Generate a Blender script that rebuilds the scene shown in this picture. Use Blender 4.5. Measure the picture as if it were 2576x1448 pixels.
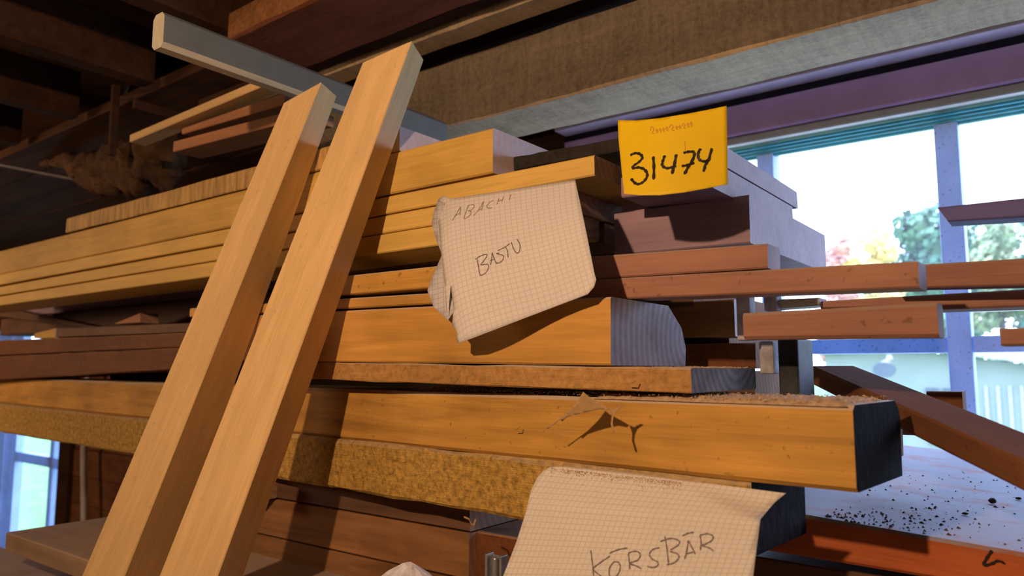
import bpy, math, random
from math import radians, sin, cos, pi
from mathutils import Vector, Matrix, noise as mn
from mathutils.geometry import delaunay_2d_cdt

random.seed(7)
S = bpy.context.scene
for o in list(bpy.data.objects):
    bpy.data.objects.remove(o)
COL = S.collection

# ------------------------------------------------------------------ camera
CZ = 1.6                       # eye height above the floor
YAW, PITCH, FPX = radians(37.04), radians(6.23), 1860.0
cam_d = bpy.data.cameras.new('camera')
cam = bpy.data.objects.new('camera', cam_d)
COL.objects.link(cam)
cam.location = (0, 0, CZ)
cam.rotation_euler = (pi / 2 + PITCH, 0, YAW)
cam_d.sensor_width = 36
cam_d.lens = 36 * FPX / 2576
cam_d.clip_start = .02
cam_d.dof.use_dof = True
cam_d.dof.focus_distance = .85
cam_d.dof.aperture_fstop = 6.0
S.camera = cam
S.view_settings.view_transform = 'Standard'
S.view_settings.look = 'None'
S.view_settings.gamma = 1
S.view_settings.exposure = 0.0
S.view_settings.use_curve_mapping = False

# ------------------------------------------------------------------ sky
W = bpy.data.worlds.new('sky')
S.world = W
W.use_nodes = True
nt = W.node_tree
bg = nt.nodes['Background']
tc = nt.nodes.new('ShaderNodeTexCoord')
sp = nt.nodes.new('ShaderNodeSeparateXYZ')
rp = nt.nodes.new('ShaderNodeValToRGB')
rp.color_ramp.elements[0].position = .0
rp.color_ramp.elements[0].color = (.62, .69, 1.0, 1)
rp.color_ramp.elements[1].position = .6
rp.color_ramp.elements[1].color = (.45, .57, 1.0, 1)
nt.links.new(tc.outputs['Generated'], sp.inputs[0])
nt.links.new(sp.outputs['Z'], rp.inputs['Fac'])
nt.links.new(rp.outputs['Color'], bg.inputs['Color'])
bg.inputs['Strength'].default_value = 10.0

# ------------------------------------------------------------------ room lamp and unseen fill
def lamp(name, loc, energy, col, size):
    l = bpy.data.lights.new(name, 'POINT')
    l.energy = energy
    l.color = col
    l.shadow_soft_size = size
    o = bpy.data.objects.new(name, l)
    COL.objects.link(o)
    o.location = (loc[0], loc[1], CZ + loc[2])
    return o
WARM = (1.0, .63, .38)
lamp('work_light', (-.32, -.40, .42), 43, WARM, .015)
lamp('left_fill_light', (-3.1, -.4, .35), 50, WARM, .2)  # unseen soft warm fill, added to brighten the beams at left

def portal(name, loc, sx, sz):
    l = bpy.data.lights.new(name, 'AREA')
    l.shape = 'RECTANGLE'
    l.size = sx
    l.size_y = sz
    l.cycles.is_portal = True
    o = bpy.data.objects.new(name, l)
    COL.objects.link(o)
    o.location = loc
    o.rotation_euler = (-pi / 2, 0, 0)
portal('window_portal', (.9, 1.66, CZ + .06), 3.8, .86)
portal('window_portal', (-4.5, 1.66, CZ - .37), 1.2, 1.2)

# ------------------------------------------------------------------ helpers
F = Vector((-sin(YAW) * cos(PITCH), cos(YAW) * cos(PITCH), sin(PITCH)))
R_ = Vector((cos(YAW), sin(YAW), 0))
U_ = R_.cross(F)
EYE = Vector((0, 0, CZ))

def ray(px, py):
    return F + R_ * ((px - 1288) / FPX) + U_ * ((724 - py) / FPX)
def P(px, py, y):
    d = ray(px, py)
    return EYE + d * (y / d.y)
def PZ(px, py, z):
    d = ray(px, py)
    return EYE + d * ((z) / d.z)
def proj(p):
    q = p - EYE
    f = q.dot(F)
    return (1288 + FPX * q.dot(R_) / f, 724 - FPX * q.dot(U_) / f)

def tag(o, label=None, cat=None, group=None, kind=None):
    if label: o['label'] = label
    if cat: o['category'] = cat
    if group: o['group'] = group
    if kind: o['kind'] = kind
    return o

def link(name, me, mats, parent=None):
    o = bpy.data.objects.new(name, me)
    for m in (mats if isinstance(mats, (list, tuple)) else [mats]):
        me.materials.append(m)
    COL.objects.link(o)
    if parent: o.parent = parent
    return o

def empty(name, loc=(0, 0, 0)):
    o = bpy.data.objects.new(name, None)
    COL.objects.link(o)
    o.location = loc
    o.empty_display_size = .05
    return o

def mesh(name, vs, fs, mi=None, smooth=False):
    me = bpy.data.meshes.new(name)
    me.from_pydata([tuple(v) for v in vs], [], fs)
    if mi: me.polygons.foreach_set('material_index', mi)
    if smooth: me.polygons.foreach_set('use_smooth', [True] * len(fs))
    me.update()
    return me

# ------------------------------------------------------------------ materials
def new_mat(name):
    m = bpy.data.materials.new(name)
    m.use_nodes = True
    t = m.node_tree
    return m, t, t.nodes['Principled BSDF']

def N(t, typ, **kw):
    n = t.nodes.new(typ)
    for k, v in kw.items():
        if k in n.inputs.keys(): n.inputs[k].default_value = v
        else: setattr(n, k, v)
    return n

def coords(t, scale, rnd=True):
    tc = N(t, 'ShaderNodeTexCoord')
    out = tc.outputs['Object']
    if rnd:
        oi = N(t, 'ShaderNodeObjectInfo')
        mu = N(t, 'ShaderNodeMath', operation='MULTIPLY')
        mu.inputs[1].default_value = 17.3
        t.links.new(oi.outputs['Random'], mu.inputs[0])
        va = N(t, 'ShaderNodeVectorMath', operation='ADD')
        t.links.new(out, va.inputs[0])
        t.links.new(mu.outputs[0], va.inputs[1])
        out = va.outputs[0]
    mp = N(t, 'ShaderNodeMapping')
    mp.inputs['Scale'].default_value = scale
    t.links.new(out, mp.inputs[0])
    return mp.outputs[0]

def noise(t, vec, scale, detail=4, rough=.55, dist=0):
    n = N(t, 'ShaderNodeTexNoise')
    n.inputs['Scale'].default_value = scale
    n.inputs['Detail'].default_value = detail
    n.inputs['Roughness'].default_value = rough
    n.inputs['Distortion'].default_value = dist
    t.links.new(vec, n.inputs['Vector'])
    return n.outputs['Fac']

def ramp(t, fac, stops):
    r = N(t, 'ShaderNodeValToRGB')
    e = r.color_ramp.elements
    while len(e) < len(stops): e.new(.5)
    for i, (p, c) in enumerate(stops):
        e[i].position = p
        e[i].color = (*c, 1) if len(c) == 3 else c
    t.links.new(fac, r.inputs['Fac'])
    return r.outputs['Color']

def mix(t, fac, a, b, mode='MIX'):
    m = N(t, 'ShaderNodeMix', data_type='RGBA', blend_type=mode)
    if isinstance(fac, (int, float)): m.inputs[0].default_value = fac
    else: t.links.new(fac, m.inputs[0])
    for i, v in ((6, a), (7, b)):
        if isinstance(v, tuple): m.inputs[i].default_value = (*v, 1)
        else: t.links.new(v, m.inputs[i])
    return m.outputs[2]

LOWSPEC = ('dark_wall_board', 'dark_ceiling_board', 'brown_rafter', 'red_brown_overhead_plank', 'dusty_brown_plank')
def scl(c, k): return tuple(min(1, v * k) for v in c)

def wood(name, c, dark=.62, light=1.18, blotch=.35, saw=0, dust=0, dustc=(.50, .42, .32), rough=.62, bump=.25, fuzz=0, speck=0, grain=(1.2, 16, 16)):
    m, t, b = new_mat(name)
    v = coords(t, grain)
    g = noise(t, v, 3.2, 5, .6, .6)
    col = ramp(t, g, [(.30, scl(c, dark)), (.47, scl(c, .9)), (.56, c), (.72, scl(c, light))])
    vf = coords(t, (6, 220, 220))
    fine = noise(t, vf, 3, 2, .5)
    col = mix(t, .18, col, ramp(t, fine, [(.3, scl(c, .55)), (.7, scl(c, 1.25))]))
    vb = coords(t, (1, 1.8, 1.8))
    bl = noise(t, vb, 5, 3, .6)
    col = mix(t, 1.0, col, ramp(t, bl, [(.32, (1 - blotch,) * 3), (.62, (1, 1, 1))]), 'MULTIPLY')
    h = fine
    if saw:
        vs = coords(t, (1, .12, .12))
        sw = noise(t, vs, 85, 3, .7, .3)
        col = mix(t, saw, col, ramp(t, sw, [(.38, scl(c, .42)), (.60, scl(c, 1.1))]))
        mm = N(t, 'ShaderNodeMath', operation='ADD')
        t.links.new(fine, mm.inputs[0]); t.links.new(sw, mm.inputs[1])
        h = mm.outputs[0]
    if fuzz:
        vz = coords(t, (1, 1, 1))
        fz = noise(t, vz, 120, 6, .75, .4)
        col = mix(t, fuzz, col, ramp(t, fz, [(.36, scl(c, .36)), (.5, scl(c, .85)), (.66, scl(c, 1.3))]))
        mm = N(t, 'ShaderNodeMath', operation='MULTIPLY_ADD')
        mm.inputs[1].default_value = 2.5
        t.links.new(fz, mm.inputs[0]); t.links.new(h, mm.inputs[2])
        h = mm.outputs[0]
    if speck:
        vk = coords(t, (1, 1, 1))
        sk = noise(t, vk, 120, 2, .5)
        fk = ramp(t, sk, [(.66, (0, 0, 0)), (.72, (speck,) * 3)])
        col = mix(t, fk, col, scl(c, .25))
    if dust:
        ge = N(t, 'ShaderNodeNewGeometry')
        sx = N(t, 'ShaderNodeSeparateXYZ')
        t.links.new(ge.outputs['Normal'], sx.inputs[0])
        vd = coords(t, (1, 1, 1))
        dn = noise(t, vd, 14, 5, .65)
        mr = N(t, 'ShaderNodeMapRange')
        mr.inputs[1].default_value = .35; mr.inputs[2].default_value = .75
        t.links.new(sx.outputs['Z'], mr.inputs[0])
        dm = N(t, 'ShaderNodeMapRange')
        dm.inputs[1].default_value = .30; dm.inputs[2].default_value = .48
        dm.inputs[3].default_value = .25 * dust; dm.inputs[4].default_value = dust
        t.links.new(dn, dm.inputs[0])
        mu = N(t, 'ShaderNodeMath', operation='MULTIPLY')
        t.links.new(mr.outputs[0], mu.inputs[0]); t.links.new(dm.outputs[0], mu.inputs[1])
        col = mix(t, mu.outputs[0], col, dustc)
    t.links.new(col, b.inputs['Base Color'])
    b.inputs['Roughness'].default_value = rough
    b.inputs['Specular IOR Level'].default_value = .04 if name in LOWSPEC else .14
    bp = N(t, 'ShaderNodeBump')
    bp.inputs['Strength'].default_value = bump
    bp.inputs['Distance'].default_value = .0012
    t.links.new(h, bp.inputs['Height'])
    t.links.new(bp.outputs[0], b.inputs['Normal'])
    return m

def endgrain(name, c, ring=.55, blotch=.3, freq=32, fibre=0, rough=.85, centre=(-.03, -.05)):
    m, t, b = new_mat(name)
    v = coords(t, (1, 1, 1), False)
    mp = N(t, 'ShaderNodeMapping')
    mp.inputs['Location'].default_value = (0, centre[0], centre[1])
    mp.inputs['Scale'].default_value = (0, 1, 1)
    t.links.new(v, mp.inputs[0])
    wv = N(t, 'ShaderNodeTexWave', wave_type='RINGS', rings_direction='X')
    wv.inputs['Scale'].default_value = freq
    wv.inputs['Distortion'].default_value = 1.6
    wv.inputs['Detail'].default_value = 2
    wv.inputs['Detail Scale'].default_value = .6
    t.links.new(mp.outputs[0], wv.inputs['Vector'])
    col = ramp(t, wv.outputs['Fac'], [(.2, scl(c, ring)), (.8, scl(c, 1.02 if ring > .9 else 1.1))])
    n1 = noise(t, coords(t, (1, 1, 1)), 22, 5, .7)
    col = mix(t, 1, col, ramp(t, n1, [(.35, (1 - blotch,) * 3), (.6, (1, 1, 1))]), 'MULTIPLY')
    h = n1
    if fibre:
        vf = coords(t, (1, 230, 26))
        fb = noise(t, vf, 3, 4, .7, .5)
        col = mix(t, .75, col, ramp(t, fb, [(.36, scl(c, .18)), (.52, scl(c, .8)), (.68, scl(c, 2.0))]))
        h = fb
    t.links.new(col, b.inputs['Base Color'])
    b.inputs['Roughness'].default_value = rough
    b.inputs['Specular IOR Level'].default_value = .02 if fibre else .1
    bp = N(t, 'ShaderNodeBump')
    bp.inputs['Strength'].default_value = .5 if fibre else .25
    bp.inputs['Distance'].default_value = .002
    t.links.new(h, bp.inputs['Height'])
    t.links.new(bp.outputs[0], b.inputs['Normal'])
    return m

def plain(name, c, rough=.7, metal=0, var=.25, scale=30, bump=.1, trans=0, emit=None, speck=0):
    m, t, b = new_mat(name)
    n1 = noise(t, coords(t, (1, 1, 1)), scale, 5, .6)
    col = ramp(t, n1, [(.3, scl(c, 1 - var)), (.65, scl(c, 1 + var * .4))])
    if speck:
        sk = noise(t, coords(t, (1, 1, 1)), 160, 2, .5)
        col = mix(t, ramp(t, sk, [(.64, (0, 0, 0)), (.68, (speck,) * 3)]), col, scl(c, .2))
    t.links.new(col, b.inputs['Base Color'])
    b.inputs['Roughness'].default_value = rough
    b.inputs['Metallic'].default_value = metal
    b.inputs['Specular IOR Level'].default_value = .3
    bp = N(t, 'ShaderNodeBump')
    bp.inputs['Strength'].default_value = bump
    bp.inputs['Distance'].default_value = .001
    t.links.new(n1, bp.inputs['Height'])
    t.links.new(bp.outputs[0], b.inputs['Normal'])
    if trans:
        tr = N(t, 'ShaderNodeBsdfTranslucent')
        t.links.new(col, tr.inputs['Color'])
        mx = N(t, 'ShaderNodeMixShader')
        mx.inputs[0].default_value = trans
        out = t.nodes['Material Output']
        t.links.new(b.outputs[0], mx.inputs[1]); t.links.new(tr.outputs[0], mx.inputs[2])
        t.links.new(mx.outputs[0], out.inputs[0])
    return m

ORANGE = (.60, .325, .070)
M = {}
M['stick'] = wood('planed_beech', (.74, .50, .225), .93, 1.04, .08, rough=.5, bump=.06, speck=.18)
M['abachi'] = wood('pale_abachi', (.66, .41, .095), .82, 1.1, .28, bump=.12)
M['abachi_clear'] = wood('clear_abachi', (.72, .47, .12), .88, 1.08, .12, bump=.1)
M['abachi_saw'] = wood('saw_marked_board', (.55, .34, .11), .8, 1.1, .3, saw=.65, bump=.4)
M['orange'] = wood('orange_heartwood', ORANGE, .62, 1.2, .3, dust=.9, bump=.2, speck=.5)
M['orange2'] = wood('orange_beam', (.62, .33, .075), .72, 1.2, .35, dust=.85, bump=.15)
M['thinrough'] = wood('rough_brown_board', (.52, .28, .085), .6, 1.25, .4, dust=.95, dustc=(.42, .38, .33), fuzz=.45, bump=.5)
M['fuzzy'] = wood('mossy_rough_sawn', (.60, .37, .085), .7, 1.2, .45, dust=.5, fuzz=.8, bump=1.0)
M['red'] = wood('reddish_cherry', (.37, .185, .125), .68, 1.18, .25, dust=.6, dustc=(.4, .33, .28), bump=.25)
M['redsmooth'] = wood('reddish_cherry_even', (.39, .195, .125), .85, 1.08, .2, dust=.6, dustc=(.4, .33, .28), bump=.12, speck=.5)
M['bluelath'] = wood('blue_purple_lath', (.15, .14, .36), .85, 1.1, .2)
M['purple'] = wood('flare_purple_brown', (.34, .23, .28), .8, 1.1, .2, bump=.15)  # purple cast of the window flare mixed into the brown wood colour
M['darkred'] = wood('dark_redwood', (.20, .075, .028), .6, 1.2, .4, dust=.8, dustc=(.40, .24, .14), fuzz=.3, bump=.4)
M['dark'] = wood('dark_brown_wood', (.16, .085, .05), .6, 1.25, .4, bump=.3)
M['lower'] = wood('brown_lower_board', (.30, .15, .06), .6, 1.3, .4, bump=.2)
M['slabred'] = wood('red_stained_slab', (.50, .13, .04), .7, 1.2, .35, dust=1.0, dustc=(.31, .30, .33), bump=.3)
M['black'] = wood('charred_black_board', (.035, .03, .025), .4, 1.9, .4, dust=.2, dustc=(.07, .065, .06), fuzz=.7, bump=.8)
M['greybeam'] = wood('old_grey_timber', (.58, .45, .27), .66, 1.3, .4, saw=.25, fuzz=.22, bump=.5, grain=(.8, 9, 9))
M['beamfront'] = wood('dark_grey_timber', (.23, .185, .13), .55, 1.4, .55, saw=.4, fuzz=.4, bump=.5, grain=(.8, 9, 9))  # darker tone for the front face of the overhead beam
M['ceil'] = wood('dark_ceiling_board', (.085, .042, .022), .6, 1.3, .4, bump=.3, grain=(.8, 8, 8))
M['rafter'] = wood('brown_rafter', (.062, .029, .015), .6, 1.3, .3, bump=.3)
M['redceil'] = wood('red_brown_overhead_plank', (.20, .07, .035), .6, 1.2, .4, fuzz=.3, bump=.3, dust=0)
M['sawnedge'] = wood('rough_sawn_edge', (.36, .16, .055), .6, 1.3, .4, saw=.4, fuzz=.6, bump=1.2)
M['diag'] = wood('dusty_brown_plank', (.20, .085, .04), .7, 1.2, .25, dust=.5, dustc=(.20, .09, .04), speck=.3, bump=.5, rough=.95)
M['lowslab'] = wood('tan_lower_slab', (.36, .24, .15), .75, 1.15, .25, dust=.6, dustc=(.38, .31, .26), bump=.2)
M['uredd'] = wood('pinkish_batten', (.45, .21, .10), .8, 1.1, .25, bump=.15)
M['greystick'] = plain('grey_blue_stick', (.13, .145, .145), .5, var=.1)
M['greenpaint'] = plain('grey_green_paint', (.10, .12, .10), .6)
M['palestick'] = wood('pale_planed_batten', (.56, .52, .40), .93, 1.05, .08, rough=.5, bump=.05)
M['end_pale'] = endgrain('end_grain_pale', (.72, .60, .62), .985, .15, 30)
M['end_ring'] = endgrain('end_grain_rings', (.55, .49, .50), .86, .25, 28, centre=(-.09, -.03))
M['end_brown'] = endgrain('end_grain_brown', (.34, .20, .13), .88, .2, 30)
M['end_dark'] = endgrain('end_grain_weathered', (.032, .030, .030), .7, .3, 60, fibre=1)
M['end_grey'] = endgrain('end_grain_grey', (.30, .27, .25), .8, .35, 30)
M['paper'] = None

def paper_mat(name, c, line, n_u, n_v, wear=.08):
    m, t, b = new_mat(name)
    tc = N(t, 'ShaderNodeTexCoord')
    sx = N(t, 'ShaderNodeSeparateXYZ')
    t.links.new(tc.outputs['UV'], sx.inputs[0])
    facs = []
    for o, n in (('X', n_u), ('Y', n_v)):
        mu = N(t, 'ShaderNodeMath', operation='MULTIPLY'); mu.inputs[1].default_value = n
        t.links.new(sx.outputs[o], mu.inputs[0])
        fr = N(t, 'ShaderNodeMath', operation='FRACT'); t.links.new(mu.outputs[0], fr.inputs[0])
        lt = N(t, 'ShaderNodeMath', operation='LESS_THAN'); lt.inputs[1].default_value = .15
        t.links.new(fr.outputs[0], lt.inputs[0])
        facs.append(lt.outputs[0])
    mx = N(t, 'ShaderNodeMath', operation='MAXIMUM')
    t.links.new(facs[0], mx.inputs[0]); t.links.new(facs[1], mx.inputs[1])
    n1 = noise(t, coords(t, (1, 1, 1)), 12, 4, .6)
    base = ramp(t, n1, [(.3, scl(c, 1 - wear)), (.7, c)])
    col = mix(t, mx.outputs[0], base, line)
    t.links.new(col, b.inputs['Base Color'])
    b.inputs['Roughness'].default_value = .8
    b.inputs['Specular IOR Level'].default_value = .15
    tr = N(t, 'ShaderNodeBsdfTranslucent')
    t.links.new(col, tr.inputs['Color'])
    ms = N(t, 'ShaderNodeMixShader'); ms.inputs[0].default_value = .12
    t.links.new(b.outputs[0], ms.inputs[1]); t.links.new(tr.outputs[0], ms.inputs[2])
    t.links.new(ms.outputs[0], t.nodes['Material Output'].inputs[0])
    return m
M['paper'] = paper_mat('squared_notepaper', (.76, .73, .68), (.62, .57, .54), 27, 30)
M['paper2'] = paper_mat('squared_notepaper_large', (.78, .74, .66), (.62, .56, .48), 44, 23)
M['paperback'] = paper_mat('squared_notepaper_back', (.62, .60, .60), (.45, .44, .45), 27, 30)
M['yellow'] = plain('yellow_card', (.92, .64, .012), .5, var=.08, scale=9, bump=.02, trans=.15)
M['ink'] = plain('black_marker', (.02, .014, .01), .5)
M['pencil'] = plain('pencil', (.17, .13, .13), .6)
M['pencil2'] = plain('faint_pencil', (.33, .25, .22), .6)
M['redink'] = plain('faint_red_print', (.62, .30, .03), .6)
M['frame'] = plain('haze_blue_window_paint', (.46, .64, .88), .45, var=.12, scale=14, trans=.3, speck=.5)  # blue tint and translucency imitate the bright window's haze on the frames
M['headpaint'] = plain('cream_paint', (.70, .68, .58), .5, var=.1)
M['gasket'] = plain('turquoise_glazing_edge', (.12, .50, .55), .3, var=.2, trans=.35)
M['flarepurple'] = plain('flare_lit_purple_paint', (.90, .58, .84), .55, var=.15, scale=8)  # mauve raised so the colour itself carries the blue-purple flare light
M['pinktrim'] = plain('pale_moulding', (.85, .70, .72), .5, var=.1)
M['shadowgap'] = plain('shadow_gap_black', (.02, .02, .03), .8)
M['metal'] = plain('galvanised_metal', (.55, .56, .57), .35, .8, var=.3, scale=60)
M['rod'] = plain('pale_grey_rod', (.45, .42, .40), .5)
M['hose'] = plain('black_hose', (.012, .01, .01), .6)
M['foam'] = plain('white_foam', (.70, .70, .78), .9, var=.35, scale=70, bump=1)
M['sack'] = plain('brown_hessian', (.085, .04, .016), .95, var=.6, scale=26, bump=1)
M['flaky'] = plain('flaking_white_paint', (.42, .40, .42), .8, var=.6, scale=45, bump=.6)
M['blackpost'] = plain('blackened_post', (.03, .03, .035), .6, var=.9, scale=30, bump=.6)
M['chips'] = plain('dark_chips', (.07, .045, .03), .9)
M['saw'] = plain('sawdust', (.56, .40, .24), .95, var=.35, scale=160, bump=1)
M['shaving'] = plain('wood_shaving', (.50, .32, .14), .8, var=.2, trans=.2)
M['walldark'] = wood('dark_wall_board', (.20, .085, .04), .7, 1.2, .35, bump=.2)
M['plaster'] = plain('grey_plaster', (.22, .17, .14), .9)
M['concrete'] = plain('concrete', (.25, .23, .21), .9)
M['bounce_terrace'] = plain('pale_bounce_ground', (.80, .72, .58), .9, var=.1, scale=2)
M['grass'] = plain('lawn', (.12, .28, .06), .95, var=.4, scale=2, bump=.5)
M['house'] = plain('white_house_boards', (.22, .27, .21), .7, var=.08, scale=3)
M['houseroof'] = plain('pale_roof', (.42, .42, .36), .7)
M['housedark'] = plain('grey_blue_house_window', (.07, .10, .11), .3)
M['bark'] = plain('bark', (.10, .075, .05), .9)

def leaf_mat(name, c1, c2):
    m, t, b = new_mat(name)
    n1 = noise(t, coords(t, (1, 1, 1)), .9, 4, .7)
    t.links.new(ramp(t, n1, [(.35, c1), (.65, c2)]), b.inputs['Base Color'])
    b.inputs['Roughness'].default_value = .8
    return m
M['leaf_teal'] = leaf_mat('leaf_green', (.05, .14, .08), (.14, .26, .13))
M['leaf_pale'] = leaf_mat('leaf_pale', (.16, .26, .10), (.42, .42, .20))
M['leaf_gold'] = leaf_mat('leaf_autumn_gold', (.55, .40, .08), (.90, .72, .22))
M['leaf_pink'] = leaf_mat('leaf_autumn_red', (.50, .18, .12), (.70, .40, .25))
M['leaf_blue'] = leaf_mat('leaf_dark', (.03, .11, .06), (.07, .20, .09))

def glass():
    m = bpy.data.materials.new('dusty_glass')
    m.use_nodes = True
    t = m.node_tree
    t.nodes.clear()
    out = t.nodes.new('ShaderNodeOutputMaterial')
    tr = N(t, 'ShaderNodeBsdfTransparent'); tr.inputs[0].default_value = (.93, .97, .98, 1)
    gl = N(t, 'ShaderNodeBsdfGlossy'); gl.inputs['Roughness'].default_value = .02
    df = N(t, 'ShaderNodeBsdfTranslucent'); df.inputs[0].default_value = (.8, .85, .9, 1)
    m0 = .04
    m1 = N(t, 'ShaderNodeMixShader'); m2 = N(t, 'ShaderNodeMixShader')
    n1 = noise(t, coords(t, (1, 1, 1)), 9, 5, .6)
    mr = N(t, 'ShaderNodeMapRange'); mr.inputs[1].default_value = .3; mr.inputs[2].default_value = .8
    mr.inputs[3].default_value = .01; mr.inputs[4].default_value = .035
    t.links.new(n1, mr.inputs[0])
    m1.inputs[0].default_value = m0; t.links.new(tr.outputs[0], m1.inputs[1]); t.links.new(gl.outputs[0], m1.inputs[2])
    t.links.new(mr.outputs[0], m2.inputs[0]); t.links.new(m1.outputs[0], m2.inputs[1]); t.links.new(df.outputs[0], m2.inputs[2])
    t.links.new(m2.outputs[0], out.inputs[0])
    return m
M['glass'] = glass()

# ------------------------------------------------------------------ shapes
def box(name, x0, x1, y0, y1, z0, z1, mat, parent=None, b=0.0):
    """axis aligned box, z relative to the floor; origin at its base centre"""
    cx, cy = (x0 + x1) / 2, (y0 + y1) / 2
    hx, hy, h = (x1 - x0) / 2, (y1 - y0) / 2, z1 - z0
    vs = [(sx * hx, sy * hy, z) for z in (0, h) for sx, sy in ((-1, -1), (1, -1), (1, 1), (-1, 1))]
    fs = [(3, 2, 1, 0), (4, 5, 6, 7), (0, 1, 5, 4), (1, 2, 6, 5), (2, 3, 7, 6), (3, 0, 4, 7)]
    o = link(name, mesh(name, vs, fs), mat, None)
    if b:
        md = o.modifiers.new('bevel', 'BEVEL'); md.width = b; md.segments = 2
    if parent:
        o.parent = parent
        o.location = Vector((cx, cy, z0)) - parent.location
    else:
        o.location = (cx, cy, z0)
    return o

def plank_mesh(name, L, w, tR, tL, bev=.0015, seg=.05, rough=.0, bow=0.0, wane=None, slantL=0, seed=0):
    """plank along local +x from 0 (its left end) to L; y 0..w is away from the viewer, top at z=0"""
    n = max(2, min(90, int(L / seg)))
    rnd = random.Random(seed)
    vs, fs, mi = [], [], []
    for i in range(n + 1):
        s = i / n
        x = L * s
        th = tL + (tR - tL) * s
        b = min(bev, th * .3, w * .3)
        prof = [(b, 0), (w - b, 0), (w, -b), (w, -th + b), (w - b, -th), (b, -th), (0, -th + b), (0, -b)]
        if wane:   # rounded far upper edge / lower edge
            k = wane
            prof = [(b, 0), (w - k, 0), (w - k * .25, -k * .5), (w, -k), (w - b, -th), (b, -th), (0, -th + b), (0, -b)]
        zb = bow * 4 * s * (1 - s)
        for j, (y, z) in enumerate(prof):
            jx = 0
            if rough:
                q = Vector((x * 14 + seed, j // 2 * 5.1, seed * 1.7))
                q2 = Vector((x * 60 + seed, j // 2 * 3.3, seed * .7))
                z += rough * (mn.noise(q) + .6 * mn.noise(q2))
                y += rough * (mn.noise(q + Vector((9, 4, 2))) + .5 * mn.noise(q2 + Vector((3, 1, 8))))
                if i in (0, n): jx = rough * .5 * rnd.uniform(-1, 1)
            sl = slantL * (-z / max(th, .001)) * (1 - s) if slantL else 0
            vs.append((x + jx + sl, y, z + zb))
    for i in range(n):
        for j in range(8):
            a, c = i * 8 + j, i * 8 + (j + 1) % 8
            fs.append((a, c, c + 8, a + 8)); mi.append(0)
    fs.append(tuple(range(8))[::-1]); mi.append(1)
    fs.append(tuple(n * 8 + k for k in range(8))); mi.append(1)
    # outward normals check: flip everything (profile runs clockwise seen from +x)
    fs = [tuple(reversed(f)) for f in fs]
    return mesh(name, vs, fs, mi)

SEED = [0]
def frame_matrix(o, ex, ey, ez):
    return Matrix(((ex.x, ey.x, ez.x, o.x), (ex.y, ey.y, ez.y, o.y), (ex.z, ey.z, ez.z, o.z), (0, 0, 0, 1)))

def board(name, label, R, L, y, w, mat='orange', end='end_pale', yL=None, ext=0, extR=0, cat='board', group=None, parent=None, **kw):
    """R / L = (pixel column, top row, bottom row) of the near and far ends of its front face on the plane y"""
    yL = y if yL is None else yL
    A, B = P(R[0], R[1], y), P(L[0], L[1], yL)
    tR = (A - P(R[0], R[2], y)).z
    tL = (B - P(L[0], L[2], yL)).z if len(L) > 2 else tR
    d = (A - B)
    Ln = d.length
    ex = d.normalized()
    if ext or extR:
        g = (tR - tL) / Ln
        B = B - ex * ext; tL -= g * ext; tR += g * extR
        Ln += ext + extR
    ey = Vector((-ex.y, ex.x, 0)).normalized()
    ez = ex.cross(ey)
    SEED[0] += 1
    me = plank_mesh(name, Ln, w, tR, tL, seed=SEED[0], **kw)
    # origin to the base of the left end
    off = Vector((Ln / 2, w / 2, -(tL + tR) / 2))
    for v in me.vertices: v.co -= off
    o = link(name, me, [M[mat], M[end]])
    O = B + ex * off.x + ey * off.y + ez * off.z
    o.matrix_world = frame_matrix(O, ex, ey, ez)
    if label: tag(o, label, cat, group)
    return o

# ------------------------------------------------------------------ the setting
YW = 1.60                      # inner plane of the window wall
def st(o):
    o['kind'] = 'structure'; return o
Z = CZ
st(box('floor', -6.5, 3.2, -2.6, 1.75, -.1, 0, M['concrete']))
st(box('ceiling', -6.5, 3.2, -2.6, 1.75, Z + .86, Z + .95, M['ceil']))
st(box('wall_left', -6.6, -6.5, -2.6, 1.75, 0, Z + .86, M['plaster']))
st(box('wall_right', 3.2, 3.3, -2.6, 1.75, 0, Z + .86, M['plaster']))
st(box('wall_front', -6.5, 3.2, -2.7, -2.6, 0, Z + .86, M['plaster']))
WX0, WX1 = -.97, 2.9           # window 1 opening
VX0, VX1 = -5.02, -3.90        # window 2 opening
wb = st(empty('wall_back', (0, YW, 0)))
box('wall_panel', WX0, 3.2, YW + .03, YW + .13, 0, Z - .38, M['plaster'], wb)
box('wall_panel', WX0, 3.2, YW + .03, YW + .13, Z + .50, Z + .86, M['plaster'], wb)
box('wall_panel', WX1, 3.2, YW + .03, YW + .13, Z - .38, Z + .50, M['plaster'], wb)
box('wall_panel', VX1, WX0, YW + .03, YW + .13, 0, Z + .86, M['walldark'], wb)
box('wall_panel', -6.5, VX0, YW + .03, YW + .13, 0, Z + .86, M['walldark'], wb)
box('wall_panel', VX0, VX1, YW + .03, YW + .13, 0, Z - 1.0, M['walldark'], wb)
box('wall_panel', VX0, VX1, YW + .03, YW + .13, Z + .215, Z + .86, M['walldark'], wb)
# cladding boards, each one a piece
pw = .125
k = 0
zz = Z - 1.25
while zz < Z + .60:
    segs = [(-6.5, WX0)]
    if zz + pw > Z - 1.0 and zz < Z + .215:
        segs = [(-6.5, VX0 - .08), (VX1 + .09, WX0)]
    for a, b_ in segs:
        o = box('wall_board', a, b_, YW + random.uniform(0, .004), YW + .03, zz + .002, zz + pw - .002, M['walldark'], wb)
    zz += pw
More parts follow.
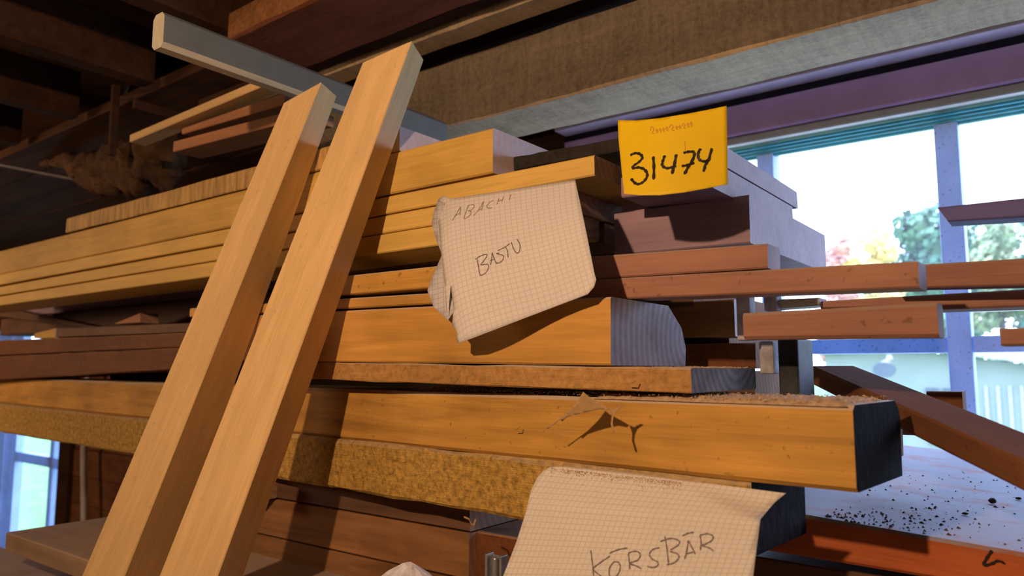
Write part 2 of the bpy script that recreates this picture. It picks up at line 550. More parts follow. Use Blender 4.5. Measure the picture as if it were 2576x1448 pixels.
# window 2 (far left)
w2 = st(empty('window_2', (VX0, YW, Z - 1.0)))
box('window_frame', VX0 - .08, VX0 + .38, YW - .01, YW + .06, Z - 1.0, Z + .215, M['frame'], w2)
box('window_frame', VX1 - .03, VX1 + .09, YW - .02, YW + .06, Z - 1.0, Z + .215, M['rafter'], w2)
box('sash_bar', VX0 + .38, VX0 + .46, YW + .02, YW + .06, Z - 1.0, Z + .215, M['frame'], w2)
box('mullion', -4.13, -4.085, YW + .02, YW + .06, Z - 1.0, Z + .215, M['frame'], w2)
box('transom', VX0 + .46, VX1 - .03, YW + .015, YW + .055, Z - .49, Z - .44, M['frame'], w2)
box('pane', VX0 + .46, VX1 - .03, YW + .062, YW + .066, Z - 1.0, Z + .215, M['glass'], w2)
# window 1 (beside the stack)
w1 = st(empty('window_1', (WX0, YW, Z - .38)))
HB = Z + .482
box('window_head', WX0, WX1, YW - .05, YW - .01, HB + .004, HB + .022, M['headpaint'], w1, .004)
for i in range(4):
    box('glazing_strip', WX0, WX1, YW - .03 + .012 * i, YW - .02 + .012 * i, HB - .006 - .004 * i, HB - .001 - .003 * i, M['gasket'], w1)
mull = [(-.858, .034), (-.512, .036), (-.166, .040), (.20, .040), (.56, .04), (.92, .04), (1.30, .04), (1.7, .04), (2.1, .04), (2.5, .04)]
for i, (x, wd) in enumerate(mull):
    box('mullion', x - wd / 2, x + wd / 2, YW + .0, YW + .05, Z - .38, HB - .006, M['frame'], w1, .003)
xs = [WX0] + [m_[0] for m_ in mull] + [WX1]
for a, b_ in zip(xs[:-1], xs[1:]):
    box('transom', a + .021, b_ - .021, YW + .004, YW + .045, Z + .030, Z + .060, M['frame'], w1, .002)
    box('glazing_bar', a + .021, b_ - .021, YW + .02, YW + .04, Z + .106, Z + .117, M['headpaint'], w1)
    box('pane', a + .021, b_ - .021, YW + .030, YW + .034, Z - .36, Z + .028, M['glass'], w1)
    box('pane', a + .021, b_ - .021, YW + .030, YW + .034, Z + .062, HB - .012, M['glass'], w1)
box('window_sill', WX0, WX1, YW - .10, YW + .06, Z - .40, Z - .375, M['frame'], w1)
st(box('trim_1', WX0 - .03, 3.2, YW - .055, YW - .0, Z + .506, Z + .574, M['flarepurple'], None, .004))
st(box('trim_2', WX0 - .03, 3.2, YW - .10, YW - .03, Z + .590, Z + .603, M['pinktrim'], None, .003))
st(box('trim_3', WX0 - .03, 3.2, YW - .05, YW - .0, Z + .574, Z + .590, M['shadowgap']))  # solid dark strip standing in for the shadow between two trims
st(box('trim_4', WX0 - .03, 3.2, YW - .09, YW - .0, Z + .603, Z + .68, M['flarepurple']))
st(box('trim_5', WX0 - .03, WX0, YW - .055, YW, Z - .38, Z + .506, M['pinktrim']))

# loft floor seen from below: planks along the stack, each one a piece
lf = st(empty('trim_6', (-1.5, .8, Z + .62)))
yy = .80
while yy < 1.52:
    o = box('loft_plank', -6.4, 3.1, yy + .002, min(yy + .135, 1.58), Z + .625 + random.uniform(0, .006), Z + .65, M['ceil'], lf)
    yy += .138
# cross joists running away from the viewer above the near half
for i, x in enumerate((-2.68, -2.32, -1.96, -1.588, -1.23, -.86, -.50, -.14, .22, .58)):
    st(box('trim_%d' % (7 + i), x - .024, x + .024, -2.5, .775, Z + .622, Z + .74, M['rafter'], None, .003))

# old timbers overhead, running along the stack
def overhead(name, label, x0, x1, y0, y1, z0, z1, mat, rough=.002, cat='beam'):
    SEED[0] += 1
    me = plank_mesh(name, x1 - x0, y1 - y0, z1 - z0, z1 - z0, bev=.004, rough=rough, seed=SEED[0], seg=.06)
    off = Vector(((x1 - x0) / 2, (y1 - y0) / 2, -(z1 - z0)))
    for v in me.vertices: v.co -= off
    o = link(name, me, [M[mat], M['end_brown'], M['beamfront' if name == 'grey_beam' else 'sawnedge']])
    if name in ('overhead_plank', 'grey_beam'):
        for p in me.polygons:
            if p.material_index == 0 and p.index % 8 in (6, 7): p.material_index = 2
    o.location = ((x0 + x1) / 2, (y0 + y1) / 2, CZ + z0)
    return tag(o, label, cat)
a = P(571, 104, .72)
overhead('overhead_plank', 'wide red-brown plank overhead with a frayed saw-cut front edge', a.x, 2.6, .72, .885, a.z - CZ, a.z - CZ + .055, 'redceil', .003, 'plank')
zt = a.z - CZ
overhead('overhead_batten', 'narrow dark batten overhead just behind the red-brown plank', a.x - .4, 2.6, .895, .925, zt + .012, zt + .05, 'ceil', .001, 'batten')
overhead('overhead_batten', 'grey-brown strip of board overhead in front of the big grey beam', a.x - .3, 2.6, .935, .990, zt + .004, zt + .05, 'greybeam', .0015, 'board')
b1 = P(1720, 164, 1.03)
t1 = P(1062, 176, 1.03)
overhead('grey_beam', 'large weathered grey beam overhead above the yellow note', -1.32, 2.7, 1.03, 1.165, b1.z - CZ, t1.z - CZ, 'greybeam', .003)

# ------------------------------------------------------------------ the stack
WN = dict(ext=.25)
board('timber_board', 'saw-marked board lying topmost on the stack, behind both leaning battens', (1006, 317, 377), (168, 549, 585), .66, .16, 'abachi_saw', 'end_pale', rough=.0008)
board('timber_beam', 'thick pale board under the saw-marked one, its purple-grey end beside the black board', (1240, 321, 434), (0, 631, 690), .66, .175, 'abachi', 'end_pale', ext=.3, cat='beam', bev=.002)
board('timber_board', 'long orange board right above the squared note reading BASTU', (1495, 389, 441), (0, 690, 716), .66, .15, 'abachi_clear', 'end_brown', ext=.3)
board('timber_board', 'pale board tucked behind the upper half of the BASTU note, its end hidden by it', (1400, 462, 516), (0, 721, 742), .662, .148, 'abachi_clear', 'end_brown', ext=.3)
board('timber_board', 'lowest board of the pale upper bundle, over the dark gap', (1392, 519, 577), (0, 745, 768), .66, .098, 'abachi_clear', 'end_brown', ext=.3)
board('timber_board', 'brown board end seen beside the BASTU note, hidden behind the lowest pale board', (1520, 560, 612), (700, 671, 708), .768, .05, 'lower', 'end_brown')
board('timber_board', 'short orange board between the dark gap and the torn note edge', (1380, 638, 699), (700, 712, 755), .62, .14, 'orange', 'end_brown')
board('timber_board', 'thin orange board resting on the thick block behind the note', (1330, 721, 750), (478, 775, 797), .622, .14, 'orange2', 'end_brown')
board('timber_beam', 'thick squared block with a blue-lit ringed end, under the BASTU note', (1536, 746, 919), (520, 799, 906), .62, .172, 'orange2', 'end_ring', cat='beam', bev=.002, wane=.045)
board('timber_board', 'rough brown board lying between the thick block and the longest orange beam', (1738, 925, 990), (640, 908, 948), .62, .167, 'thinrough', 'end_grey', rough=.0012)
board('timber_beam', 'longest orange beam with a charcoal-grey weathered end and a cobwebby shaving on its face', (2145, 1019, 1240), (0, 950, 1013), .612, .128, 'orange', 'end_dark', yL=.80, ext=.4, cat='beam', bev=.004, rough=.0006, wane=.016)
board('timber_beam', 'mossy yellow rough-sawn beam under the longest orange beam', (1888, 1212, 1405), (0, 1016, 1087), .622, .125, 'fuzzy', 'end_dark', yL=.76, ext=.4, cat='beam', bev=.004, rough=.0022)

# left side, dark boards on the beam
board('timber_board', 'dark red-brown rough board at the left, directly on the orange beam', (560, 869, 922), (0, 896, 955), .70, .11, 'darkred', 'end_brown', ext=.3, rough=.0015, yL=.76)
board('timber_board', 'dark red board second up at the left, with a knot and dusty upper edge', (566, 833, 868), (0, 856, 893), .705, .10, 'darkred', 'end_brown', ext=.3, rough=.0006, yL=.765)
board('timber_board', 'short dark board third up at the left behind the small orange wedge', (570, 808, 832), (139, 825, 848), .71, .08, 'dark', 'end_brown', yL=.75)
board('wood_wedge', 'small orange wooden wedge standing on the dark boards at the left', (138, 825, 850), (86, 838, 851), .745, .03, 'abachi', 'end_pale', cat='wedge')
board('hardboard_sheet', 'dark grey sheet lying slanted in the gap at the far left', (250, 822, 829), (-40, 764, 790), .835, .02, 'dark', 'end_brown', cat='sheet', ext=.2)
board('wood_offcut', 'small brown triangular offcut in the dark gap left of the battens', (352, 786, 812), (290, 812, 815), .78, .04, 'uredd', 'end_brown', cat='offcut')

# upper left pile
board('batten', 'pale yellow batten sloping up to the pale planed stick', (700, 178, 200), (327, 338, 357), .70, .035, 'stick', 'end_pale', cat='batten')
board('batten', 'pinkish batten just below the pale yellow batten, upper of two', (716, 232, 262), (458, 322, 337), .715, .05, 'uredd', 'end_brown', cat='batten')
board('batten', 'pinkish-brown batten under the other pinkish one, end touching the brown sacking', (765, 268, 296), (437, 355, 381), .71, .06, 'uredd', 'end_brown', cat='batten')

# right side boards
board('timber_board', 'black charred board behind the orange board, running under the yellow note', (1612, 336, 368), (1293, 394, 430), .70, .10, 'black', 'end_dark', rough=.0018, seg=.012)
board('timber_board', 'upper of two bluish planks ending right of the yellow note', (1790, 346, 401), (1562, 398, 443), .70, .29, 'purple', 'end_pale')
board('timber_board', 'lower of two bluish planks ending right of the yellow note', (1790, 403, 472), (1562, 445, 497), .70, .27, 'purple', 'end_pale')
board('timber_beam', 'big purple-brown beam with a wide pale end below the yellow note', (1884, 489, 611), (1545, 535, 642), .76, .30, 'purple', 'end_pale', cat='beam')
board('timber_board', 'short reddish board with crooked grain under the big purple-brown beam', (1931, 612, 674), (1330, 656, 712), .672, .036, 'red', 'end_pale')
board('timber_board', 'long reddish board reaching right, under the one with crooked grain', (2310, 656, 723), (1400, 708, 757), .672, .040, 'redsmooth', 'end_pale')
board('timber_board', 'reddish board entering at right edge behind the long reddish one', (2577, 648, 717), (2240, 669, 726), .765, .03, 'red', 'end_pale', extR=.35, rough=.0008)
board('timber_board', 'red board with dark shaded upper half just above the pale window bar', (2577, 727, 771), (2064, 757, 789), .80, .045, 'red', 'end_pale', extR=.35)
board('painted_lath', 'short pale green painted lath between the red boards by the window', (2060, 748, 768), (1945, 753, 776), .79, .03, 'palestick', 'end_pale', cat='lath')
board('timber_board', 'reddish board with a shadow across it sticking out toward the window, lowest on the right', (2356, 760, 848), (1868, 787, 853), .70, .035, 'redsmooth', 'end_pale', bev=.003)
board('moulded_lath', 'purple grooved lath with a slanted end crossing the window at upper right', (2577, 497, 547), (2358, 521, 560), .78, .03, 'bluelath', 'end_pale', cat='lath', extR=.4, slantL=.008)
board('timber_board', 'small red board end at the right edge in front of the window bar', (2577, 824, 868), (2515, 826, 869), .72, .04, 'red', 'end_brown', extR=.4)
# dark boards and posts behind the block
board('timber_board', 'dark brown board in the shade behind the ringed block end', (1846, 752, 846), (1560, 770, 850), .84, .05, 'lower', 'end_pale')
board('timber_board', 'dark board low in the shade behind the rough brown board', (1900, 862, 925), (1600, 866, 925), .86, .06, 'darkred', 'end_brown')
def dark_fill(label, x0, x1, y0, y1, z0, z1, mat='dark', cat='board'):
    SEED[0] += 1
    me = plank_mesh('timber_board', x1 - x0, y1 - y0, z1 - z0, z1 - z0, bev=.002, rough=.0008, seed=SEED[0])
    off = Vector(((x1 - x0) / 2, (y1 - y0) / 2, -(z1 - z0)))
    for v in me.vertices: v.co -= off
    o = link('timber_board', me, [M[mat], M['end_brown']])
    o.location = ((x0 + x1) / 2, (y0 + y1) / 2, CZ + z0)
    return tag(o, label, cat)
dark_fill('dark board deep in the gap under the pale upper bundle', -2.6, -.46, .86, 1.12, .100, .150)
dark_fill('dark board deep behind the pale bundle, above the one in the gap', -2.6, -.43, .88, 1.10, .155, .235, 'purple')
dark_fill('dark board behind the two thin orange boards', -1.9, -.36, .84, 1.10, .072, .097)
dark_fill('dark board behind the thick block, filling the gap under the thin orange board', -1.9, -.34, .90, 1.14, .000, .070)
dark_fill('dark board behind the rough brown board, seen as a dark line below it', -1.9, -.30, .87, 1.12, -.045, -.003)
def upright(name, label, px0, px1, pt, pb, y, w, mat, cat):
    a, b_ = P(px0, pt, y), P(px1, pt, y)
    zb = P(px0, pb, y).z
    o = box(name, a.x, b_.x, y, y + w, zb, a.z, M[mat], None, .002)
    return tag(o, label, cat)
upright('painted_upright', 'pale painted upright just left of the shaded red board', 1850, 1884, 742, 856, .78, .02, 'flaky', 'post')
upright('painted_upright', 'short whitish upright under the long reddish board', 1920, 1952, 742, 783, .78, .02, 'flaky', 'post')
upright('post_offcut', 'mottled white block hanging over the dark gap behind the orange beam', 1908, 1944, 858, 940, .81, .03, 'flaky', 'block')
upright('steel_post', 'blackened post with flaking paint standing behind the orange beam end', 1955, 2006, 852, 1075, .775, .055, 'blackpost', 'post')

# diagonal plank
def free_beam(name, label, A, B, w, t, mat, end, cat, up=Vector((0, 0, 1)), side=None):
    """beam from A to B (points on the near upper edge)"""
    d = B - A
    ex = d.normalized()
    ey = up.cross(ex).normalized()
    if side is not None and ey.dot(side) < 0: ey = -ey
    ez = ex.cross(ey)
    if ez.z < 0:
        pass
    SEED[0] += 1
    me = plank_mesh(name, d.length, w, t, t, bev=.002, rough=.0003, seed=SEED[0])
    off = Vector((d.length / 2, w / 2, -t / 2))
    for v in me.vertices: v.co -= off
    o = link(name, me, [M[mat], M[end]])
    o.matrix_world = frame_matrix(A + ex * off.x + ey * off.y + ez * off.z, ex, ey, ez)
    return tag(o, label, cat)
A = P(2042, 920, .93)
B = P(2576, 1158, .645)
B = A + (B - A) * 1.22
free_beam('leaning_plank', 'dusty brown plank sloping down to the right across the window', A, B, .052, .022, 'diag', 'end_brown', 'plank', side=Vector((0, 1, 0)))
board('wood_block', 'dark block against the far side of the sloping plank', (2420, 985, 1110), (2330, 984, 1085), .86, .03, 'darkred', 'end_brown', cat='block')
board('timber_board', 'shaded brown board under the sloping plank behind the weathered beam end', (2330, 1060, 1096), (2150, 1030, 1090), .98, .04, 'lower', 'end_brown')
board('wood_block', 'small brown block peeking out right of the weathered beam end', (2256, 1073, 1152), (2170, 1068, 1150), .80, .03, 'diag', 'end_brown', cat='block')

# dusty slab right
slab = board('dusty_slab', 'red-edged slab under dust and crumbs at the lower right', (2576, 1391, 1494), (1850, 1264, 1372), .752, .76, 'slabred', 'end_brown', extR=.25, cat='slab', bev=.003)
board('timber_board', 'dark board under the red-edged slab, lower right corner', (2576, 1510, 1600), (1850, 1390, 1470), .77, .3, 'dark', 'end_brown', extR=.25)

# bottom boards
board('timber_board', 'dark thin board under the mossy beam', (1182, 1262, 1337), (430, 1150, 1206), .70, .2, 'dark', 'end_brown')
board('timber_board', 'brown board with wavy grain beneath the dark thin board', (1180, 1341, 1458), (430, 1210, 1292), .70, .2, 'lower', 'end_brown', ext=.0)
board('timber_board', 'red-brown board end left of the KÖRSBÄR note', (1700, 1420, 1600), (1184, 1334, 1470), .715, .15, 'darkred', 'end_brown')
board('timber_board', 'brown board at the bottom, resting on the tan lower slab', (1178, 1462, 1590), (430, 1295, 1340), .70, .2, 'lower', 'end_brown')
board('painted_board', 'grey-green painted piece seen between the two leaning battens', (640, 1205, 1262), (440, 1170, 1222), .66, .04, 'greenpaint', 'end_brown', cat='board')
a = P(15, 1338, .526)
ls = box('lower_slab', a.x, .3, .526, 1.15, a.z - .031, a.z, M['lowslab'], None, .002)
tag(ls, 'tan wooden slab at the lower left carrying the stack', 'slab')
a2 = P(-60, 1420, .46)
tag(box('lower_slab', -2.6, .25, .44, .60, a.z - .11, a.z - .07, M['lowslab'], None, .002), 'light wooden slab lowest in the lower left corner', 'slab')

# ------------------------------------------------------------------ two leaning battens
def lean(name, label, top, bot, yt, yb, psi):
    """batten from its three visible edges (left, front right, back right) at the upper end and at the frame's lower edge"""
    c, sn = cos(psi), sin(psi)
    def hit(px, py, A, dx, dy):          # where that ray meets the upright plane through A along (dx, dy)
        r = ray(px, py)
        nx, ny = -dy, dx
        return EYE + r * ((A.x * nx + A.y * ny) / (r.x * nx + r.y * ny))
    rows = []
    for pts, y in ((top, yt), (bot, yb)):
        A = P(*pts[1], y)
        L_ = hit(*pts[0], A, c, sn)
        B_ = hit(*pts[2], A, -sn, c)
        rows.append([L_, A, B_, L_ + B_ - A])
    vs = []
    n = 10
    for i in range(n + 1):
        f = i / n * 1.12
        vs += [a.lerp(b, f) for a, b in zip(*rows)]
    o0 = sum(vs[-4:], Vector()) / 4
    me = mesh(name, [v - o0 for v in vs], [(i * 4 + k, i * 4 + (k + 1) % 4, i * 4 + 4 + (k + 1) % 4, i * 4 + 4 + k) for i in range(n) for k in range(4)] + [(3, 2, 1, 0), tuple(n * 4 + k for k in range(4))], [0] * (4 * n) + [1, 1])
    ax = (rows[0][0] - rows[1][0]).normalized()
    ex = (rows[0][1] - rows[0][0]); ex = (ex - ax * ex.dot(ax)).normalized()
    ey = ax.cross(ex)
    mw = frame_matrix(o0, ax, ex, ey)
    inv = mw.inverted()
    for v in me.vertices: v.co = inv @ (v.co + o0)
    o = link(name, me, [M['stick'], M['end_pale']])
    o.matrix_world = mw
    bv = o.modifiers.new('bevel', 'BEVEL'); bv.width = .0012; bv.segments = 1
    return tag(o, label, 'batten')
lean('leaning_batten', 'left and shorter of the two smooth battens leaning against the stack', [(713, 258), (808, 205), (848, 241)], [(205, 1448), (313, 1448), (420, 1448)], .626, .49, radians(20))
lean('leaning_batten', 'right and taller of the two smooth battens leaning against the stack', [(912, 156), (1036, 101), (1067, 150)], [(400, 1448), (547, 1448), (612, 1448)], .636, .485, radians(20))

# pale planed stick with chamfered end
def stick_y(name, label, x, z, y0, y1, w, h, c, mat):
    prof = [(-w/2+c, h/2), (w/2-c, h/2), (w/2, h/2-c), (w/2, -h/2+c), (w/2-c, -h/2), (-w/2+c, -h/2), (-w/2, -h/2+c), (-w/2, h/2-c)]
    vs = [(0 + yy, px_, pz_) for yy in (0, y1 - y0) for px_, pz_ in prof]
    fs = [(j, (j+1) % 8, (j+1) % 8 + 8, j + 8) for j in range(8)] + [tuple(range(8))[::-1], tuple(range(8, 16))]
    mi = [0, 0, 0, 1, 1, 1, 0, 0, 1, 1] if mat == 'greystick' else None  # top and both sides grey-blue, underside and ends pale
    o = link(name, mesh(name, vs, fs, mi), [M[mat], M['palestick']])
    o.matrix_world = Matrix(((0, -1, 0, x), (1, 0, 0, y0), (0, 0, 1, z), (0, 0, 0, 1)))
    return tag(o, label, 'stick')
a = P(398, 78, .45)
b_ = P(1150, 335, .985)
stick_y('planed_stick', 'pale planed stick with chamfered end reaching out overhead at upper left', a.x, a.z, .45, .985, .028, .047, .006, 'greystick')

# ------------------------------------------------------------------ papers
def bil(c, u, v):
    return c[0] * (1 - u) * (1 - v) + c[1] * u * (1 - v) + c[2] * u * v + c[3] * (1 - u) * v
class Sheet:
    def __init__(s, corners, disp):
        s.c = [P(*q) for q in corners]
        s.n = (s.c[1] - s.c[0]).cross(s.c[3] - s.c[0]).normalized()
        if s.n.y > 0: s.n = -s.n
        s.disp = disp
        s.o = sum(s.c, Vector()) / 4
    def at(s, u, v, e=0):
        return bil(s.c, u, v) + s.n * (s.disp(u, v) + e)
    def inv(s, px, py):
        u, v = .5, .5
        for _ in range(25):
            x, y = proj(s.at(u, v))
            h = 1e-3
            xu, yu = proj(s.at(u + h, v)); xv, yv = proj(s.at(u, v + h))
            a, b_, c, d = (xu - x) / h, (xv - x) / h, (yu - y) / h, (yv - y) / h
            det = a * d - b_ * c
            ex, ey = px - x, py - y
            u += max(-.3, min(.3, (d * ex - b_ * ey) / det))
            v += max(-.3, min(.3, (-c * ex + a * ey) / det))
        return u, v

def densify(pts, closed=True, step=9):
    out = []
    n = len(pts)
    for i in range(n if closed else n - 1):
        a, b_ = Vector(pts[i]), Vector(pts[(i + 1) % n])
        k = max(1, int((b_ - a).length / step))
        for j in range(k): out.append(a.lerp(b_, j / k))
    if not closed: out.append(Vector(pts[-1]))
    return out

def sheet_mesh(name, S_, outline, mat, parent, thick=.00025, e=0, grid=26):
    pts = [Vector(S_.inv(p.x, p.y)) for p in densify(outline)]
    n = len(pts)
    us = [p.x for p in pts]; vs_ = [p.y for p in pts]
    inner = []
    def inside(q):
        c = False
        for i in range(n):
            a, b_ = pts[i], pts[i - 1]
            if (a.y > q.y) != (b_.y > q.y) and q.x < (b_.x - a.x) * (q.y - a.y) / (b_.y - a.y) + a.x: c = not c
        return c
    for i in range(grid + 1):
        for j in range(grid + 1):
            q = Vector((min(us) + (max(us) - min(us)) * i / grid, min(vs_) + (max(vs_) - min(vs_)) * j / grid))
            if inside(q) and min((q - p).length for p in pts) > .012: inner.append(q)
    r = delaunay_2d_cdt(pts + inner, [(i, (i + 1) % n) for i in range(n)], [], 1, 1e-6)
    v2, _, f2 = r[0], r[1], r[2]
    o3 = [S_.at(p.x, p.y, e) - S_.o for p in v2]
    me = mesh(name, o3, [tuple(f) for f in f2], smooth=True)
    uv = me.uv_layers.new(name='UV')
    for lp in me.loops:
        uv.data[lp.index].uv = (v2[lp.vertex_index].x, v2[lp.vertex_index].y)
    o = link(name, me, mat, parent)
    md = o.modifiers.new('thickness', 'SOLIDIFY'); md.thickness = thick; md.offset = 0
    if not parent: o.location = S_.o
    return o

def strokes(name, S_, lines, width, mat, parent, org=(0, 0), sc=1.0, e=.0005):
    vs, fs = [], []
    for ln in lines:
        pts = [(org[0] + x / sc, org[1] + y / sc) for x, y in ln]
        # smooth with Catmull-Rom
        P_ = [Vector(p) for p in pts]
        sm = []
        for i in range(len(P_) - 1):
            p0 = P_[max(i - 1, 0)]; p1 = P_[i]; p2 = P_[i + 1]; p3 = P_[min(i + 2, len(P_) - 1)]
            for k in range(5):
                q = k / 5
                sm.append(.5 * ((2 * p1) + (p2 - p0) * q + (2 * p0 - 5 * p1 + 4 * p2 - p3) * q * q + (3 * p1 - p0 - 3 * p2 + p3) * q ** 3))
        sm.append(P_[-1])
        Q = [S_.at(*S_.inv(p.x, p.y), e) for p in sm]
        base = len(vs)
        for i, q in enumerate(Q):
            t = (Q[min(i + 1, len(Q) - 1)] - Q[max(i - 1, 0)]).normalized()
            nn = t.cross(S_.n).normalized()
            wdt = width * (.5 + .12 * sin(i * 1.7))
            if i in (0, len(Q) - 1): wdt *= .6
            vs += [q + nn * wdt - S_.o, q - nn * wdt - S_.o]
        for i in range(len(Q) - 1):
            b0 = base + 2 * i
            fs.append((b0, b0 + 1, b0 + 3, b0 + 2))
    o = link(name, mesh(name, vs, fs), mat, parent)
    return o

# note reading ABACHI / BASTU
S1 = Sheet([(1098, 500, .650), (1448, 450, .652), (1501, 731, .597), (1146, 868, .583)],
           lambda u, v: .010 * sin(pi * min(max(v, 0), 1)) + .004 * sin(2 * pi * u) * v - .012 * max(0, .12 - u) * 4)
n1 = sheet_mesh('paper_note', S1, [(1137, 499), (1447, 452), (1470, 560), (1496, 690), (1500, 703), (1494, 722), (1478, 740), (1330, 796), (1155, 863), (1149, 858), (1150, 836), (1137, 818), (1141, 775), (1134, 716), (1130, 760), (1128, 803), (1124, 790), (1119, 720), (1110, 637), (1105, 580), (1098, 520), (1103, 500), (1117, 492), (1130, 497)], M['paper'], None)
tag(n1, 'torn squared paper note reading ABACHI and BASTU, hanging from an orange board', 'note')
S1b = Sheet([(1060, 500, .652), (1448, 450, .654), (1501, 731, .597), (1060, 868, .588)], lambda u, v: 0)
bp_ = sheet_mesh('torn_back_flap', S1b, [(1102, 503), (1092, 530), (1086, 560), (1097, 603), (1112, 640), (1090, 690), (1075, 730), (1090, 770), (1127, 806), (1150, 770), (1140, 640), (1120, 510)], M['paperback'], None, grid=8)
bp_.parent = n1
bp_.location = S1b.o - S1.o
bp_['label'] = 'greyish torn back layer'
Zs = dict(org=(1100, 460), sc=5.571)
strokes('pencil_lettering', S1, [[(210, 530), (260, 450), (330, 335)], [(330, 335), (325, 400), (320, 455)], [(240, 475), (320, 420)],
    [(435, 320), (400, 420), (375, 500)], [(435, 320), (500, 305), (520, 330), (480, 380), (430, 390)], [(430, 390), (475, 405), (460, 455), (400, 500), (375, 500)],
    [(510, 460), (580, 380), (650, 260)], [(650, 260), (635, 330), (620, 390)], [(570, 385), (635, 360)],
    [(790, 245), (730, 280), (695, 330), (720, 355), (770, 345)], [(865, 215), (835, 305)], [(930, 195), (905, 268)], [(850, 262), (920, 235)], [(1035, 160), (1008, 240)]],
    .0010, M['pencil2'], n1, **Zs)
strokes('pencil_lettering', S1, [[(535, 1072), (600, 1030), (680, 1000), (695, 1030), (640, 1110), (612, 1148), (700, 1140), (722, 1175), (690, 1250), (630, 1290), (600, 1285), (580, 1180), (562, 1070)],
    [(750, 1150), (765, 1060), (770, 975)], [(770, 975), (800, 1060), (838, 1140)], [(742, 1092), (812, 1066)],
    [(868, 982), (832, 992), (880, 1005), (930, 1022), (920, 1080), (870, 1122), (830, 1120)],
    [(850, 950), (930, 912), (1022, 848)], [(958, 900), (988, 960), (994, 1050)],
    [(1040, 830), (1070, 920), (1110, 980), (1148, 970), (1162, 880), (1120, 785)]],
    .0010, M['pencil'], n1, **Zs)

# yellow numbered note
def yd(u, v):
    return .010 * sin(pi * max(0, min(1, u))) + .010 * v * (1 - u) * (1 - u)
S2 = Sheet([(1554, 303, .672), (1829, 267, .684), (1831, 462, .668), (1571, 486, .650)], yd)
n2 = sheet_mesh('number_note', S2, [(1554, 302), (1600, 303), (1660, 297), (1740, 284), (1800, 272), (1828, 266), (1830, 370), (1831, 463), (1780, 473), (1720, 484), (1660, 491), (1610, 491), (1570, 487), (1563, 420), (1556, 350)], M['yellow'], None)
tag(n2, 'yellow paper note with the handwritten number 31474', 'note')
Zy = dict(org=(1530, 250), sc=5.569)
strokes('marker_number', S2, [[(310, 785), (380, 755), (450, 770), (480, 820), (430, 880), (355, 935), (352, 965), (430, 955), (510, 985), (550, 1060), (510, 1140), (440, 1185), (380, 1175), (320, 1110)],
    [(632, 800), (642, 950), (638, 1125)], [(795, 785), (765, 870), (762, 930), (820, 965), (900, 950), (955, 930)], [(955, 770), (930, 900), (895, 1048)],
    [(1055, 752), (1130, 735), (1205, 745), (1190, 830), (1120, 950), (1068, 1050)], [(1030, 937), (1120, 920), (1208, 885)],
    [(1295, 690), (1263, 750), (1268, 830), (1330, 870), (1405, 850)], [(1450, 685), (1405, 850), (1360, 920), (1335, 1015)]],
    .0028, M['ink'], n2, **Zy)
scr = []
x = 590
for i, (wd, hh) in enumerate([(70, 100), (38, 50), (38, 50), (38, 50), (42, 60), (80, 80), (38, 45), (36, 45), (60, 70), (40, 60), (36, 70)]):
    yb = 480 - (x - 590) * .17
    scr.append([(x, yb - hh * .4), (x + wd * .3, yb - hh), (x + wd * .7, yb - hh * .6), (x + wd * .4, yb - hh * .1), (x + wd * .9, yb)])
    x += wd + 8
strokes('faint_printed_line', S2, scr, .0008, M['redink'], n2, **Zy)
strokes('faint_printed_line', S2, [[(1075, 590), (1080, 720)]], .0008, M['redink'], n2, **Zy)

# note reading KÖRSBÄR
def kd(u, v):
    f = (u - .60 - v * 1.25) / .22              # beyond this crease the sheet turns back over the beam
    q = 1 - max(0, min(1, f)) ** .8
    return (.004 + .022 * min(1, v * 3.2)) * q * (.75 + .25 * sin(2.4 * u + .4))
S3 = Sheet([(1365, 1166, .614), (1980, 1236, .618), (1888, 1500, .598), (1240, 1500, .585)], kd)
n3 = sheet_mesh('paper_note', S3, [(1383, 1174), (1420, 1172), (1600, 1190), (1760, 1212), (1977, 1240), (1948, 1264), (1913, 1305), (1903, 1380), (1892, 1470), (1885, 1496), (1240, 1496), (1266, 1448), (1300, 1360), (1322, 1290), (1335, 1235), (1352, 1200), (1368, 1182)], M['paper2'], None, grid=34)
tag(n3, 'squared paper note reading KÖRSBÄR, draped over the mossy beam', 'note')
Zk = dict(org=(1250, 1160), sc=3.435)
strokes('pencil_lettering', S3, [[(812, 765), (825, 860), (838, 992)], [(980, 815), (900, 870), (836, 922), (850, 950), (905, 992)],
    [(975, 792), (1050, 762), (1132, 747)], [(1010, 870), (975, 920), (975, 985), (1005, 1010), (1050, 970), (1068, 910), (1050, 870), (1010, 868)],
    [(1138, 790), (1145, 860), (1150, 932)], [(1138, 790), (1200, 775), (1240, 800), (1220, 850), (1150, 880), (1200, 900), (1252, 926)],
    [(1408, 745), (1350, 760), (1320, 800), (1340, 840), (1392, 870), (1385, 905), (1340, 916), (1302, 905)],
    [(1412, 692), (1500, 665), (1572, 682), (1570, 720), (1500, 765)], [(1452, 645), (1472, 760), (1484, 892)], [(1498, 778), (1560, 798), (1574, 832), (1530, 876), (1468, 892)],
    [(1605, 642), (1650, 622), (1702, 612)], [(1655, 680), (1642, 770), (1625, 842)], [(1655, 680), (1690, 750), (1716, 802)], [(1632, 800), (1696, 782)],
    [(1757, 640), (1766, 700), (1758, 765)], [(1757, 637), (1820, 625), (1868, 645), (1860, 680), (1800, 715), (1768, 722), (1830, 745), (1872, 772)]],
    .0011, M['pencil'], n3, **Zk)

